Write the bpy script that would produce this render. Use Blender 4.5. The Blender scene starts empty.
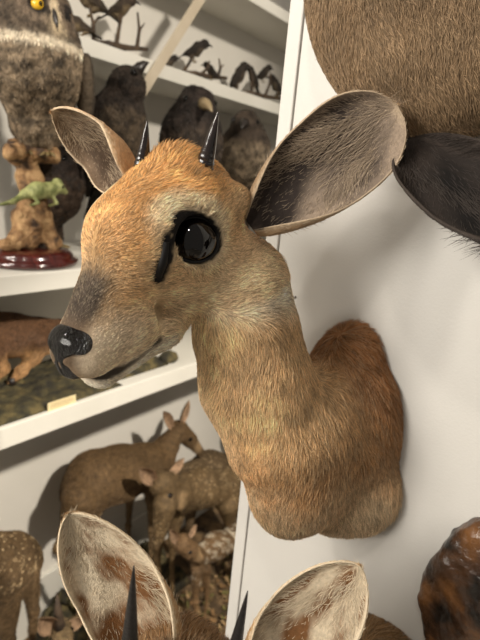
import bpy, math, random
import numpy as np
from mathutils import Vector, Matrix, Euler

# ------------------------------------------------------------------ camera, world, lights, exposure
SC = bpy.context.scene
COL = SC.collection
CAM_P = np.array([0.0, 0.0, 1.5])
_y, _p, _r = np.radians([36.3, 15.7, 5.3])
CF = np.array([-np.sin(_y)*np.cos(_p), np.cos(_y)*np.cos(_p), -np.sin(_p)])
_r0 = np.array([np.cos(_y), np.sin(_y), 0.0]); _u0 = np.cross(_r0, CF)
CR = _r0*np.cos(_r) + _u0*np.sin(_r)
CU = np.cross(CR, CF)
cd = bpy.data.cameras.new('camera'); cam = bpy.data.objects.new('camera', cd); COL.objects.link(cam)
cam.matrix_world = Matrix(((CR[0], CU[0], -CF[0], CAM_P[0]), (CR[1], CU[1], -CF[1], CAM_P[1]),
                           (CR[2], CU[2], -CF[2], CAM_P[2]), (0, 0, 0, 1)))
cd.sensor_fit = 'AUTO'; cd.sensor_width = 36; cd.lens = 27; cd.clip_start = 0.02
cd.dof.use_dof = True; cd.dof.focus_distance = 0.40; cd.dof.aperture_fstop = 27*1e-3/0.0032
SC.camera = cam

world = bpy.data.worlds.new('world'); SC.world = world; world.use_nodes = True
bg = world.node_tree.nodes['Background']; bg.inputs[0].default_value = (1.0, 0.92, 0.81, 1); bg.inputs[1].default_value = 0.24

def area(name, loc, target, size, power, color):
    l = bpy.data.lights.new(name, 'AREA'); l.shape = 'DISK'; l.size = size; l.energy = power; l.color = color
    o = bpy.data.objects.new(name, l); COL.objects.link(o); o.location = loc
    o.rotation_euler = (Vector(target)-Vector(loc)).to_track_quat('-Z', 'Y').to_euler()
    return o
area('ceiling_spot', (-1.0, -0.75, 2.6), (-0.3, 0.5, 1.2), 0.16, 12, (1.0, 0.93, 0.83))
area('eye_glint_light', (0.10, -0.75, 2.9), (-0.35, 0.5, 1.2), 0.09, 6, (1.0, 0.93, 0.83))  # small light added for the glint in the antelope's eye
area('broad_fill', (-1.1, -2.5, 2.35), (-0.3, 0.4, 1.2), 1.3, 114, (1.0, 0.94, 0.85))  # broad fill added to light partition, face and neck evenly from the front
def spot(name, loc, target, power, deg, size):
    l = bpy.data.lights.new(name, 'SPOT'); l.energy = power; l.color = (1.0, 0.92, 0.80); l.spot_size = math.radians(deg); l.spot_blend = .6; l.shadow_soft_size = size
    o = bpy.data.objects.new(name, l); COL.objects.link(o); o.location = loc
    o.rotation_euler = (Vector(target)-Vector(loc)).to_track_quat('-Z', 'Y').to_euler()
spot('deer_spot', (1.15, 0.62, 2.7), (-1.2, 0.95, -0.1), 560, 42, .06)
spot('shelf_fill', (0.9, 0.9, 2.75), (-1.4, 1.2, 1.95), 210, 44, .08)  # added to brighten the wall behind the upper shelves
vs = SC.view_settings
vs.view_transform = 'Standard'; vs.look = 'None'; vs.gamma = 1.0; vs.exposure = 0.0; vs.use_curve_mapping = False

# ------------------------------------------------------------------ helpers
rng = np.random.default_rng(7); random.seed(7)
def at(px, py, d):                     # the point d metres in front of the camera along a line of sight
    return CAM_P + d*(CF + CR*(px-240)/480 - CU*(py-320)/480)
def onX(px, py, X):
    r = CF + CR*(px-240)/480 - CU*(py-320)/480
    return CAM_P + r*((X-CAM_P[0])/r[0])
def onY(px, py, Y):
    r = CF + CR*(px-240)/480 - CU*(py-320)/480
    return CAM_P + r*((Y-CAM_P[1])/r[1])
def onZ(px, py, Z):
    r = CF + CR*(px-240)/480 - CU*(py-320)/480
    return CAM_P + r*((Z-CAM_P[2])/r[2])
def unit(v):
    v = np.asarray(v, float); return v/np.linalg.norm(v)
def ss(a, b, x):
    t = np.clip((x-a)/(b-a), 0, 1); return t*t*(3-2*t)
def srgb(*c):
    c = np.array(c, float)/255
    return np.where(c <= .04045, c/12.92, ((c+.055)/1.055)**2.4)
def noise(P, f, seed=0, n=7):
    g = np.random.default_rng(seed); out = np.zeros(len(P))
    for i in range(n):
        d = unit(g.normal(size=3))*f*g.uniform(.6, 1.6)
        out += np.sin(P@d*6.283+g.uniform(0, 6.28))
    return out/math.sqrt(n)

def link(o, parent=None):
    COL.objects.link(o)
    if parent is not None: o.parent = parent
    return o
def tag(o, label=None, cat=None, group=None, kind=None):
    if label: o['label'] = label
    if cat: o['category'] = cat
    if group: o['group'] = group
    if kind: o['kind'] = kind
    return o
def empty(name, loc, label, cat, group=None):
    o = bpy.data.objects.new(name, None); o.empty_display_size = .05; o.location = [float(v) for v in loc]; link(o)
    bpy.context.view_layer.update() if False else None
    return tag(o, label, cat, group)
def fix(o, parent):                    # parts are modelled in world space; undo the parent's offset
    if parent is not None:
        off = np.array(parent.get('_off', (0, 0, 0)), float)
def mesh_obj(name, V, Fc, mat, parent=None, smooth=True, cols=None, origin=None):
    V = np.asarray(V, float)
    me = bpy.data.meshes.new(name); me.from_pydata(V.tolist(), [], [tuple(int(i) for i in f) for f in Fc]); me.validate()
    me.materials.append(mat)
    if smooth: me.polygons.foreach_set('use_smooth', [True]*len(me.polygons))
    if cols is not None:
        for an, cv in cols.items():
            cv = np.asarray(cv, float)
            if cv.ndim == 1:
                a = me.attributes.new(an, 'FLOAT', 'POINT'); a.data.foreach_set('value', cv)
            else:
                if cv.shape[1] == 3: cv = np.c_[cv, np.ones(len(cv))]
                a = me.attributes.new(an, 'FLOAT_COLOR', 'POINT'); a.data.foreach_set('color', cv.ravel())
    o = bpy.data.objects.new(name, me); link(o)
    if parent is not None:
        o.parent = parent
        m = Matrix.Identity(4); p = parent
        while p is not None:
            m = m @ Matrix.Identity(4); m = p.matrix_basis @ m if p.parent is None else m
            if p.parent is not None: m = Matrix.Identity(4) @ m
            p = p.parent
        # parents here are only ever translated: cancel the whole chain
        t = Vector((0, 0, 0)); p = parent
        while p is not None:
            t += p.location; p = p.parent
        o.location = -t
    return o

class Geo:                              # collects plain shapes into one mesh
    def __init__(s): s.V = []; s.F = []; s.n = 0
    def add(s, V, Fc):
        V = np.asarray(V, float); s.V.append(V); s.F += [tuple(i+s.n for i in f) for f in Fc]; s.n += len(V); return s
    def box(s, lo, hi, R=None, c=None):
        x0, y0, z0 = lo; x1, y1, z1 = hi
        V = np.array([(x, y, z) for x in (x0, x1) for y in (y0, y1) for z in (z0, z1)], float)
        if R is not None: V = V@np.asarray(R).T
        if c is not None: V = V+c
        return s.add(V, [(0, 1, 3, 2), (4, 6, 7, 5), (0, 4, 5, 1), (2, 3, 7, 6), (0, 2, 6, 4), (1, 5, 7, 3)])
    def tube(s, P, r, n=12, cap=True):
        P = np.asarray(P, float); r = np.broadcast_to(np.asarray(r, float), (len(P),))
        T = np.gradient(P, axis=0); T /= np.linalg.norm(T, axis=1)[:, None]+1e-12
        u = np.cross(T[0], [0.31, .17, .93]); u = unit(u); V = []
        for i in range(len(P)):
            u = unit(u-T[i]*(u@T[i])); w = np.cross(T[i], u)
            a = np.arange(n)*2*np.pi/n
            V.append(P[i]+r[i]*(np.cos(a)[:, None]*u+np.sin(a)[:, None]*w))
        V = np.vstack(V); Fc = []
        for i in range(len(P)-1):
            for j in range(n):
                k = (j+1) % n; Fc.append((i*n+j, i*n+k, (i+1)*n+k, (i+1)*n+j))
        if cap: Fc += [tuple(range(n))[::-1], tuple(range((len(P)-1)*n, len(P)*n))]
        return s.add(V, Fc)
    def lathe(s, c, prof, n=40):
        V = []; Fc = []
        for r, z in prof:
            a = np.arange(n)*2*np.pi/n; V.append(np.c_[c[0]+r*np.cos(a), c[1]+r*np.sin(a), np.full(n, c[2]+z)])
        for i in range(len(prof)-1):
            for j in range(n):
                k = (j+1) % n; Fc.append((i*n+j, i*n+k, (i+1)*n+k, (i+1)*n+j))
        Fc += [tuple(range(n))[::-1], tuple(range((len(prof)-1)*n, len(prof)*n))]
        return s.add(np.vstack(V), Fc)
    def ball(s, c, r, R=None, nu=20, nv=14):
        r = np.broadcast_to(np.asarray(r, float), (3,)); V = []; Fc = []
        for i in range(nv+1):
            th = math.pi*i/nv
            for j in range(nu):
                ph = 2*math.pi*j/nu; V.append((math.sin(th)*math.cos(ph), math.sin(th)*math.sin(ph), math.cos(th)))
        V = np.array(V)*r
        if R is not None: V = V@np.asarray(R).T
        for i in range(nv):
            for j in range(nu):
                k = (j+1) % nu; Fc.append((i*nu+j, (i+1)*nu+j, (i+1)*nu+k, i*nu+k))
        return s.add(V+np.asarray(c), Fc)
    def build(s, name, mat, parent=None, smooth=True, cols=None):
        return mesh_obj(name, np.vstack(s.V), s.F, mat, parent, smooth, cols)
def bevel(o, w=.003, seg=2):
    m = o.modifiers.new('bevel', 'BEVEL'); m.width = w; m.segments = seg; m.limit_method = 'ANGLE'; return o

# ---- signed-distance modelling: round cones and ellipsoids melted together, meshed as one surface
class Sdf:
    def __init__(s, h, frame=None): s.h = h; s.P = []; s.set(frame)
    def set(s, frame=None):
        s.M, s.t, s.s = frame if frame is not None else (np.eye(3), np.zeros(3), 1.0); return s
    def tp(s, p): return s.M@(np.asarray(p, float)*s.s)+s.t
    def cap(s, p0, r0, p1, r1, k=.5, op='+'):
        a, b = s.tp(p0), s.tp(p1); r0 *= s.s; r1 *= s.s
        s.P.append(('c', a, b, r0, r1, k*s.s, op, np.minimum(a-r0, b-r1), np.maximum(a+r0, b+r1))); return s
    def chain(s, pts, k=.5, op='+'):
        for a, b in zip(pts[:-1], pts[1:]): s.cap(a[:3], a[3], b[:3], b[3], k, op)
        return s
    def ell(s, c, r, R=None, k=.5, op='+'):
        c = s.tp(c); r = np.array(r, float)*s.s; R = s.M@(np.eye(3) if R is None else R)
        e = np.sqrt(((R*r)**2).sum(1)); s.P.append(('e', c, r, R, None, k*s.s, op, c-e, c+e)); return s
    def mesh(s, clipy=None, rough=None):
        h = s.h; lo = np.min([p[7] for p in s.P if p[6] == '+'], 0)-4*h; hi = np.max([p[8] for p in s.P if p[6] == '+'], 0)+4*h
        n = np.ceil((hi-lo)/h).astype(int)+1; big = max(.03, 6*h)
        F = np.full(n, big, np.float32); ax = [lo[i]+h*np.arange(n[i]) for i in range(3)]
        for (ty, a, b, c, d, k, op, bl, bh) in s.P:
            m = k+3*h
            i0 = np.maximum(np.floor((bl-m-lo)/h).astype(int), 0); i1 = np.minimum(np.ceil((bh+m-lo)/h).astype(int)+1, n)
            if (i1 <= i0).any(): continue
            X = ax[0][i0[0]:i1[0]][:, None, None]; Y = ax[1][i0[1]:i1[1]][None, :, None]; Z = ax[2][i0[2]:i1[2]][None, None, :]
            if ty == 'c':
                ab = b-a; L2 = max(ab@ab, 1e-12)
                t = np.clip(((X-a[0])*ab[0]+(Y-a[1])*ab[1]+(Z-a[2])*ab[2])/L2, 0, 1)
                D = np.sqrt((X-a[0]-t*ab[0])**2+(Y-a[1]-t*ab[1])**2+(Z-a[2]-t*ab[2])**2)-(c+(d-c)*t)
            else:
                q = [((X-a[0])*c[0, i]+(Y-a[1])*c[1, i]+(Z-a[2])*c[2, i])/b[i] for i in range(3)]
                k0 = np.sqrt(q[0]**2+q[1]**2+q[2]**2); k1 = np.sqrt((q[0]/b[0])**2+(q[1]/b[1])**2+(q[2]/b[2])**2)+1e-9
                D = k0*(k0-1)/k1
            sl = tuple(slice(i0[i], i1[i]) for i in range(3)); A = F[sl]
            if op == '+':
                hh = np.clip(.5+.5*(A-D)/k, 0, 1); F[sl] = A*(1-hh)+D*hh-k*hh*(1-hh)
            else:
                D = -D; hh = np.clip(.5-.5*(A-D)/k, 0, 1); F[sl] = A*(1-hh)+D*hh+k*hh*(1-hh)
        if clipy is not None: F = np.maximum(F, (ax[1][None, :, None]-clipy))
        if rough is not None:
            G = np.stack(np.meshgrid(*ax, indexing='ij'), -1).reshape(-1, 3); F = F+rough(G).reshape(F.shape)
        return nets(F, lo, h)
def nets(V, lo, h):
    ins = V < 0; nx, ny, nz = V.shape
    cnt = sum(ins[i:nx-1+i, j:ny-1+j, k:nz-1+k].astype(np.int8) for i in (0, 1) for j in (0, 1) for k in (0, 1))
    act = (cnt > 0) & (cnt < 8); idx = np.full(act.shape, -1, np.int64); I = np.argwhere(act); idx[act] = np.arange(len(I))
    acc = np.zeros((len(I), 3)); m = np.zeros(len(I)); x, y, z = I.T
    for a in range(3):
        for u in (0, 1):
            for w in (0, 1):
                o0 = [0, 0, 0]; o0[(a+1) % 3] = u; o0[(a+2) % 3] = w; o1 = list(o0); o1[a] = 1
                v0 = V[x+o0[0], y+o0[1], z+o0[2]].astype(float); v1 = V[x+o1[0], y+o1[1], z+o1[2]].astype(float)
                cr = (v0 < 0) != (v1 < 0); t = np.where(cr, v0/np.where(cr, v0-v1, 1), 0)
                p = np.tile(np.array(o0, float), (len(I), 1)); p[:, a] = t
                acc += p*cr[:, None]; m += cr
    P = lo+h*(I+acc/m[:, None]); Q = []
    for a in range(3):
        b, c = (a+1) % 3, (a+2) % 3
        s0 = [slice(None)]*3; s1 = [slice(None)]*3; s0[a] = slice(0, -1); s1[a] = slice(1, None)
        A, B = ins[tuple(s0)], ins[tuple(s1)]; cr = np.argwhere(A != B)
        ok = (cr[:, b] > 0) & (cr[:, c] > 0) & (cr[:, b] < V.shape[b]-1) & (cr[:, c] < V.shape[c]-1); cr = cr[ok]
        def g(db, dc):
            q = cr.copy(); q[:, b] -= db; q[:, c] -= dc; return idx[q[:, 0], q[:, 1], q[:, 2]]
        q = np.c_[g(1, 1), g(0, 1), g(0, 0), g(1, 0)]; fl = ~A[cr[:, 0], cr[:, 1], cr[:, 2]]
        q[fl] = q[fl][:, ::-1]; Q.append(q)
    return P, np.vstack(Q)

def vnormals(P, Q):
    Q = np.asarray(Q); n = np.cross(P[Q[:, 2]]-P[Q[:, 0]], P[Q[:, 3]]-P[Q[:, 1]]); N = np.zeros_like(P)
    for i in range(4): np.add.at(N, Q[:, i], n)
    return N/(np.linalg.norm(N, axis=1)[:, None]+1e-12)

def strands(name, roots, N, D, L, col, rad, mat, parent, lift=.35, curl=.25, npt=4, seed=1):
    """hair curves: roots, normals, comb directions, lengths, colours"""
    g = np.random.default_rng(seed); n = len(roots)
    D = D-(D*N).sum(1)[:, None]*N; D /= np.linalg.norm(D, axis=1)[:, None]+1e-9
    D = D+g.normal(size=(n, 3))*curl; D -= (D*N).sum(1)[:, None]*N; D /= np.linalg.norm(D, axis=1)[:, None]+1e-9
    lift = np.broadcast_to(lift, (n,)); pts = np.zeros((n, npt, 3))
    for i in range(npt):
        t = i/(npt-1)
        pts[:, i] = roots-N*.0006+D*(L*t)[:, None]+N*(L*lift*(t-.55*t*t))[:, None]
    cu = bpy.data.hair_curves.new(name); cu.add_curves([npt]*n)
    cu.position_data.foreach_set('vector', pts.reshape(-1).astype(np.float32)) if hasattr(cu, 'position_data') else cu.attributes['position'].data.foreach_set('vector', pts.reshape(-1))
    ra = cu.attributes.get('radius') or cu.attributes.new('radius', 'FLOAT', 'POINT')
    ra.data.foreach_set('value', (np.broadcast_to(rad, (n,))[:, None]*np.array([1, .95, .7, .2])[:npt]).ravel())
    ca = cu.attributes.new('coat', 'FLOAT_COLOR', 'CURVE'); ca.data.foreach_set('color', np.c_[col, np.ones(n)].ravel())
    cu.materials.append(mat)
    o = bpy.data.objects.new(name, cu); link(o)
    if parent is not None:
        o.parent = parent; t = Vector((0, 0, 0)); p = parent
        while p is not None: t += p.location; p = p.parent
        o.location = -t
    return o
def scatter(P, Q, n, dens=None, seed=0):
    g = np.random.default_rng(seed); Q = np.asarray(Q); T = np.vstack([Q[:, [0, 1, 2]], Q[:, [0, 2, 3]]])
    a = np.linalg.norm(np.cross(P[T[:, 1]]-P[T[:, 0]], P[T[:, 2]]-P[T[:, 0]]), axis=1)
    if dens is not None: a = a*dens(P[T].mean(1))
    f = g.choice(len(T), n, p=a/a.sum()); u = g.random((n, 2)); s = u.sum(1) > 1; u[s] = 1-u[s]
    w = np.c_[1-u.sum(1), u]; t = T[f]; VN = vnormals(P, Q)
    pos = (P[t]*w[:, :, None]).sum(1); nn = (VN[t]*w[:, :, None]).sum(1); nn /= np.linalg.norm(nn, axis=1)[:, None]+1e-9
    return pos, nn

# ------------------------------------------------------------------ materials
def newmat(name):
    m = bpy.data.materials.new(name); m.use_nodes = True; nt = m.node_tree; b = nt.nodes['Principled BSDF']; return m, nt, b
def N_(nt, t, **k):
    n = nt.nodes.new(t)
    for a, v in k.items(): setattr(n, a, v)
    return n
def mottled(name, c1, c2, scale=20, rough=.6, bump=0, bscale=None, detail=4, coords='Object', spec=.5, coat=0, c3=None, stretch=None):
    m, nt, b = newmat(name); L = nt.links
    tc = N_(nt, 'ShaderNodeTexCoord'); mp = N_(nt, 'ShaderNodeMapping'); L.new(tc.outputs[coords], mp.inputs[0])
    if stretch: mp.inputs['Scale'].default_value = stretch
    no = N_(nt, 'ShaderNodeTexNoise'); no.inputs['Scale'].default_value = scale; no.inputs['Detail'].default_value = detail
    L.new(mp.outputs[0], no.inputs['Vector'])
    rp = N_(nt, 'ShaderNodeValToRGB'); L.new(no.outputs['Fac'], rp.inputs[0])
    rp.color_ramp.elements[0].position = .35; rp.color_ramp.elements[0].color = (*srgb(*c1), 1)
    rp.color_ramp.elements[1].position = .65; rp.color_ramp.elements[1].color = (*srgb(*c2), 1)
    if c3: e = rp.color_ramp.elements.new(.5); e.color = (*srgb(*c3), 1)
    L.new(rp.outputs[0], b.inputs['Base Color'])
    b.inputs['Roughness'].default_value = rough; b.inputs['Specular IOR Level'].default_value = spec
    b.inputs['Coat Weight'].default_value = coat; b.inputs['Coat Roughness'].default_value = .06
    if bump:
        n2 = N_(nt, 'ShaderNodeTexNoise'); n2.inputs['Scale'].default_value = bscale or scale*3; n2.inputs['Detail'].default_value = 5
        L.new(mp.outputs[0], n2.inputs['Vector'])
        bp = N_(nt, 'ShaderNodeBump'); bp.inputs['Strength'].default_value = bump; bp.inputs['Distance'].default_value = .01
        L.new(n2.outputs['Fac'], bp.inputs['Height']); L.new(bp.outputs[0], b.inputs['Normal'])
    return m
def coatmat(name, rough=.7, var=.25, vscale=60, bump=0, spec=.25, spots=None):
    """colour from the 'coat' attribute of the animal, broken up by hair-scale noise"""
    m, nt, b = newmat(name); L = nt.links
    at_ = N_(nt, 'ShaderNodeAttribute'); at_.attribute_name = 'coat'
    tc = N_(nt, 'ShaderNodeTexCoord'); no = N_(nt, 'ShaderNodeTexNoise'); no.inputs['Scale'].default_value = vscale; no.inputs['Detail'].default_value = 4
    L.new(tc.outputs['Object'], no.inputs['Vector'])
    mr = N_(nt, 'ShaderNodeMapRange'); L.new(no.outputs['Fac'], mr.inputs['Value'])
    mr.inputs['From Min'].default_value = .3; mr.inputs['From Max'].default_value = .7
    mr.inputs['To Min'].default_value = 1-var; mr.inputs['To Max'].default_value = 1+var
    mx = N_(nt, 'ShaderNodeVectorMath', operation='SCALE'); L.new(at_.outputs['Color'], mx.inputs[0]); L.new(mr.outputs[0], mx.inputs['Scale'])
    out = mx.outputs[0]
    if spots:
        sc, size, c = spots
        vo = N_(nt, 'ShaderNodeTexVoronoi'); vo.inputs['Scale'].default_value = sc; L.new(tc.outputs['Object'], vo.inputs['Vector'])
        r2 = N_(nt, 'ShaderNodeMapRange'); L.new(vo.outputs['Distance'], r2.inputs['Value'])
        r2.inputs['From Min'].default_value = size; r2.inputs['From Max'].default_value = size*.6
        a2 = N_(nt, 'ShaderNodeAttribute'); a2.attribute_name = 'spot'
        mu = N_(nt, 'ShaderNodeMath', operation='MULTIPLY'); L.new(r2.outputs[0], mu.inputs[0]); L.new(a2.outputs['Fac'], mu.inputs[1])
        mm = N_(nt, 'ShaderNodeMix', data_type='RGBA'); L.new(mu.outputs[0], mm.inputs[0]); L.new(out, mm.inputs[6]); mm.inputs[7].default_value = (*srgb(*c), 1)
        out = mm.outputs[2]
    L.new(out, b.inputs['Base Color']); b.inputs['Roughness'].default_value = rough; b.inputs['Specular IOR Level'].default_value = spec
    if bump:
        n2 = N_(nt, 'ShaderNodeTexNoise'); n2.inputs['Scale'].default_value = vscale*2.5; L.new(tc.outputs['Object'], n2.inputs['Vector'])
        bp = N_(nt, 'ShaderNodeBump'); bp.inputs['Strength'].default_value = bump; bp.inputs['Distance'].default_value = .006
        L.new(n2.outputs['Fac'], bp.inputs['Height']); L.new(bp.outputs[0], b.inputs['Normal'])
    return m
def plain(name, c, rough=.5, spec=.5, coat=0, metal=0):
    m, nt, b = newmat(name); b.inputs['Base Color'].default_value = (*srgb(*c), 1); b.inputs['Roughness'].default_value = rough
    b.inputs['Specular IOR Level'].default_value = spec; b.inputs['Coat Weight'].default_value = coat; b.inputs['Coat Roughness'].default_value = .03
    b.inputs['Metallic'].default_value = metal
    return m
M_wall = mottled('painted_wall', (205, 200, 190), (211, 206, 197), 3, .75, .04, 300)
M_panel = mottled('painted_panel', (199, 196, 190), (205, 202, 196), 6, .5, .05, 350)
M_shelf = mottled('painted_shelf', (205, 201, 190), (212, 208, 198), 5, .5)
M_ceil = plain('ceiling_paint', (200, 195, 185), .8)
M_fur = coatmat('fur_strand', .55, .0, 10, spec=.3)
M_skin = coatmat('hide', .8, .15, 400, .3)
M_hide = coatmat('short_hide', .75, .38, 60, .8)
M_spotted = coatmat('spotted_hide', .75, .38, 60, .7, spots=(62, .26, (176, 152, 116)))
M_feather = coatmat('feathers', .8, .35, 70, 1.0)
M_eye = plain('glass_eye', (10, 7, 6), .02, .5, 0)
M_yellow = plain('yellow_iris', (226, 178, 40), .1, .6, 1)
M_black = plain('black_skin', (14, 12, 11), .6, .25)
M_nose = mottled('wet_nose', (9, 8, 8), (17, 15, 15), 150, .20, .9, 480, spec=.5, coat=.25)
M_horn = mottled('horn_sheath', (14, 11, 12), (40, 30, 28), 60, .22, .15, 200, spec=.6, coat=.4, stretch=(1, 1, .3))
M_hornm = mottled('matt_horn', (12, 11, 11), (28, 25, 24), 60, .45, .15, 200)
M_beak = plain('beak', (40, 34, 30), .35)
M_beakp = plain('pale_beak', (140, 122, 92), .4)
M_leg = plain('bird_leg', (110, 92, 55), .6)
M_base = mottled('mahogany', (48, 14, 12), (78, 28, 22), 14, .18, coat=.7, stretch=(1, 6, 1))
M_bark = mottled('pale_driftwood', (62, 44, 30), (184, 148, 104), 34, .75, 1.0, 90, c3=(146, 110, 72))
M_barkd = mottled('dark_twig', (46, 36, 28), (84, 66, 48), 30, .8, .6, 90)
M_green = mottled('chameleon_skin', (112, 118, 66), (176, 178, 118), 60, .5, .4, 260)
M_moss = mottled('moss_base', (36, 32, 22), (92, 80, 48), 26, .9, 1.0, 80, c3=(62, 56, 34))
M_litter = mottled('leaf_litter', (58, 44, 30), (128, 102, 70), 16, .9, 1.0, 60, c3=(86, 68, 46))
M_paper = plain('label_card', (214, 196, 152), .7)
M_burl = mottled('polished_burl', (18, 13, 10), (108, 72, 40), 26, .32, .5, 70, detail=10, c3=(66, 44, 28), coat=.25)

# ------------------------------------------------------------------ setting
def struct(name, g, m, bev=0):
    o = g.build(name, m, smooth=False); tag(o, kind='structure')
    if bev: bevel(o, bev)
    return o
FLOOR = -0.34
BX = -1.50
struct('floor', Geo().box((BX-.1, -2.2, FLOOR-.1), (2.6, 4.2, FLOOR)), mottled('grey_floor', (150, 142, 130), (166, 158, 146), 4, .6))
struct('litter_bed_1', Geo().box((BX+.02, .30, FLOOR), (-.50, 2.6, FLOOR+.012)), M_litter)  # flat bed of leaf litter under the deer group
struct('wall_left', Geo().box((BX-.1, -2.2, FLOOR), (BX, 4.2, 3.3)), M_wall)
struct('wall_back', Geo().box((BX, 4.1, FLOOR), (2.6, 4.2, 3.3)), M_wall)
for i, (zt, zb, xf) in enumerate(((2.190, 2.150, -1.25), (1.845, 1.802, -1.25), (1.252, 1.205, -1.07), (0.872, 0.815, -1.07))):
    o = Geo().box((BX, -.6, zb), (xf, 3.6, zt)).build('wall_shelf', M_shelf, smooth=False); bevel(o, .002)
    tag(o, ['white wall shelf just below the top edge, above the perched songbirds', 'white wall shelf carrying small birds on twigs, above the owl and raptors',
            'white wall shelf under the owl base and the dark raptors', 'white wall shelf with mossy bases, above the deer group'][i], 'shelf', 'white shelves along the left wall')
# ledge at the foot of the wall
struct('baseboard_left', Geo().box((BX, -2.2, FLOOR), (BX+.02, 4.1, -.08)), M_shelf, .004)
# flat pale strip set diagonally in front of the upper shelf
br = empty('diagonal_strip', (-1.24, 1.1, 1.8), 'pale flat strip slanting across the upper white shelf behind the horns', 'band')
A = onX(214, -22, -1.235); B = onX(136, 103, -1.235)
ax = unit(B-A); wv = unit(np.cross(ax, [1, 0, 0])); q = .016
pts = np.array([A+wv*q, A-wv*q, B-wv*q, B+wv*q]); V = np.vstack([pts, pts+[-.006, 0, 0]])
mesh_obj('flat_strip', V, [(0, 1, 2, 3), (7, 6, 5, 4), (0, 4, 5, 1), (1, 5, 6, 2), (2, 6, 7, 3), (3, 7, 4, 0)], mottled('tan_strip', (176, 162, 140), (188, 175, 154), 8, .6), br, smooth=False)

# mounting partition
YP = 0.50
pn = empty('partition_panel', (-.1, YP, FLOOR), 'tall white partition panel carrying the shoulder mounts', 'panel')
g = Geo().box((-.3185, YP, FLOOR), (1.4, YP+.03, 3.0)); o = g.build('panel_board', M_panel, pn, smooth=False); bevel(o, .0012)
g = Geo().box((-.338, YP-.002, FLOOR), (-.3197, YP+.034, 3.0)); o = g.build('edge_strip', M_panel, pn, smooth=False); bevel(o, .0015)
hp = onY(295, 297, YP)
Geo().tube([hp+[0, .001, 0], hp-[0, .0012, 0]], [.0022, .0018], 14).build('screw', plain('screw_grey', (150, 145, 138), .4, metal=.6), pn)

# ------------------------------------------------------------------ antelope heads
def head_prims(S):
    for sg in (1, -1):
        S.ell((.2, 2.6*sg, .6), (2.9, 1.3, 2.2), k=1.2)                      # brow / orbit
        S.ell((-.6, 2.1*sg, -2.3), (3.6, 1.9, 2.9), k=1.4)                    # cheek
        S.cap((-3.2, 1.7*sg, -3.9), 1.9, (3.4, 1.3*sg, -5.6), 1.25, k=1.4)    # jaw branch
        S.cap((3.4, 1.3*sg, -5.7), 1.25, (8.3, .5*sg, -6.0), .85, k=.9)
        S.cap((5.4, 1.4*sg, -3.7), 1.45, (8.8, .9*sg, -3.9), 1.2, k=.9)      # upper lip
        S.cap((-3.0, 2.3*sg, .9), 2.3, (-5.0, 3.5*sg, .7), 1.15, k=2.2)       # ear root
    S.ell((-3.0, 0, .8), (4.6, 3.7, 3.6), k=1.4)
    S.ell((1.3, 0, 1.25), (3.9, 3.1, 2.7), k=1.4)
    S.cap((2.0, 0, -.2), 2.9, (8.3, 0, -3.0), 1.55, k=1.4)
    S.ell((9.2, 0, -3.6), (1.2, 1.3, 1.35), k=.7)
def mouth_pts(sg=1):
    return [(9.8, .15*sg, -5.1, .09), (9.0, 1.05*sg, -5.4, .10), (7.4, 1.85*sg, -5.75, .11), (5.9, 2.3*sg, -5.75, .12), (4.6, 2.6*sg, -5.3, .13)]
def head_cuts(S):
    for sg in (1, -1):
        S.chain(mouth_pts(sg), k=.15, op='-')
        S.ell((EYE[0]+.62, (EYE[1]+.72)*sg, EYE[2]+.55), (1.78, 1.5, 1.5), k=.3, op='-')
def dcap(q, a, b):
    a = np.array(a[:3], float); b = np.array(b[:3], float); ab = b-a; t = np.clip((q-a)@ab/(ab@ab), 0, 1)
    return np.linalg.norm(q-a-t[:, None]*ab, axis=1)
def lerp(c, d, w): return c*(1-w[:, None])+np.asarray(d)*w[:, None]
EYE = np.array([-.25, 3.02, -.1]); GLAND = [(2.6, 3.45, 1.3), (3.1, 3.25, .25), (3.5, 2.85, -.75)]
EM = unit([2.03, -.4, .75]); EN = unit([-.85, 0, 1.15])
def eye_e(q3):                          # 1 on the edge of the dark almond round the eye
    d = q3-np.array([.25, 3.95, .6]); return np.sqrt((d@EM/2.25)**2+(d@EN/1.62)**2+(np.clip(2.6-q3[:, 1], 0, 9))**2)
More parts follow.
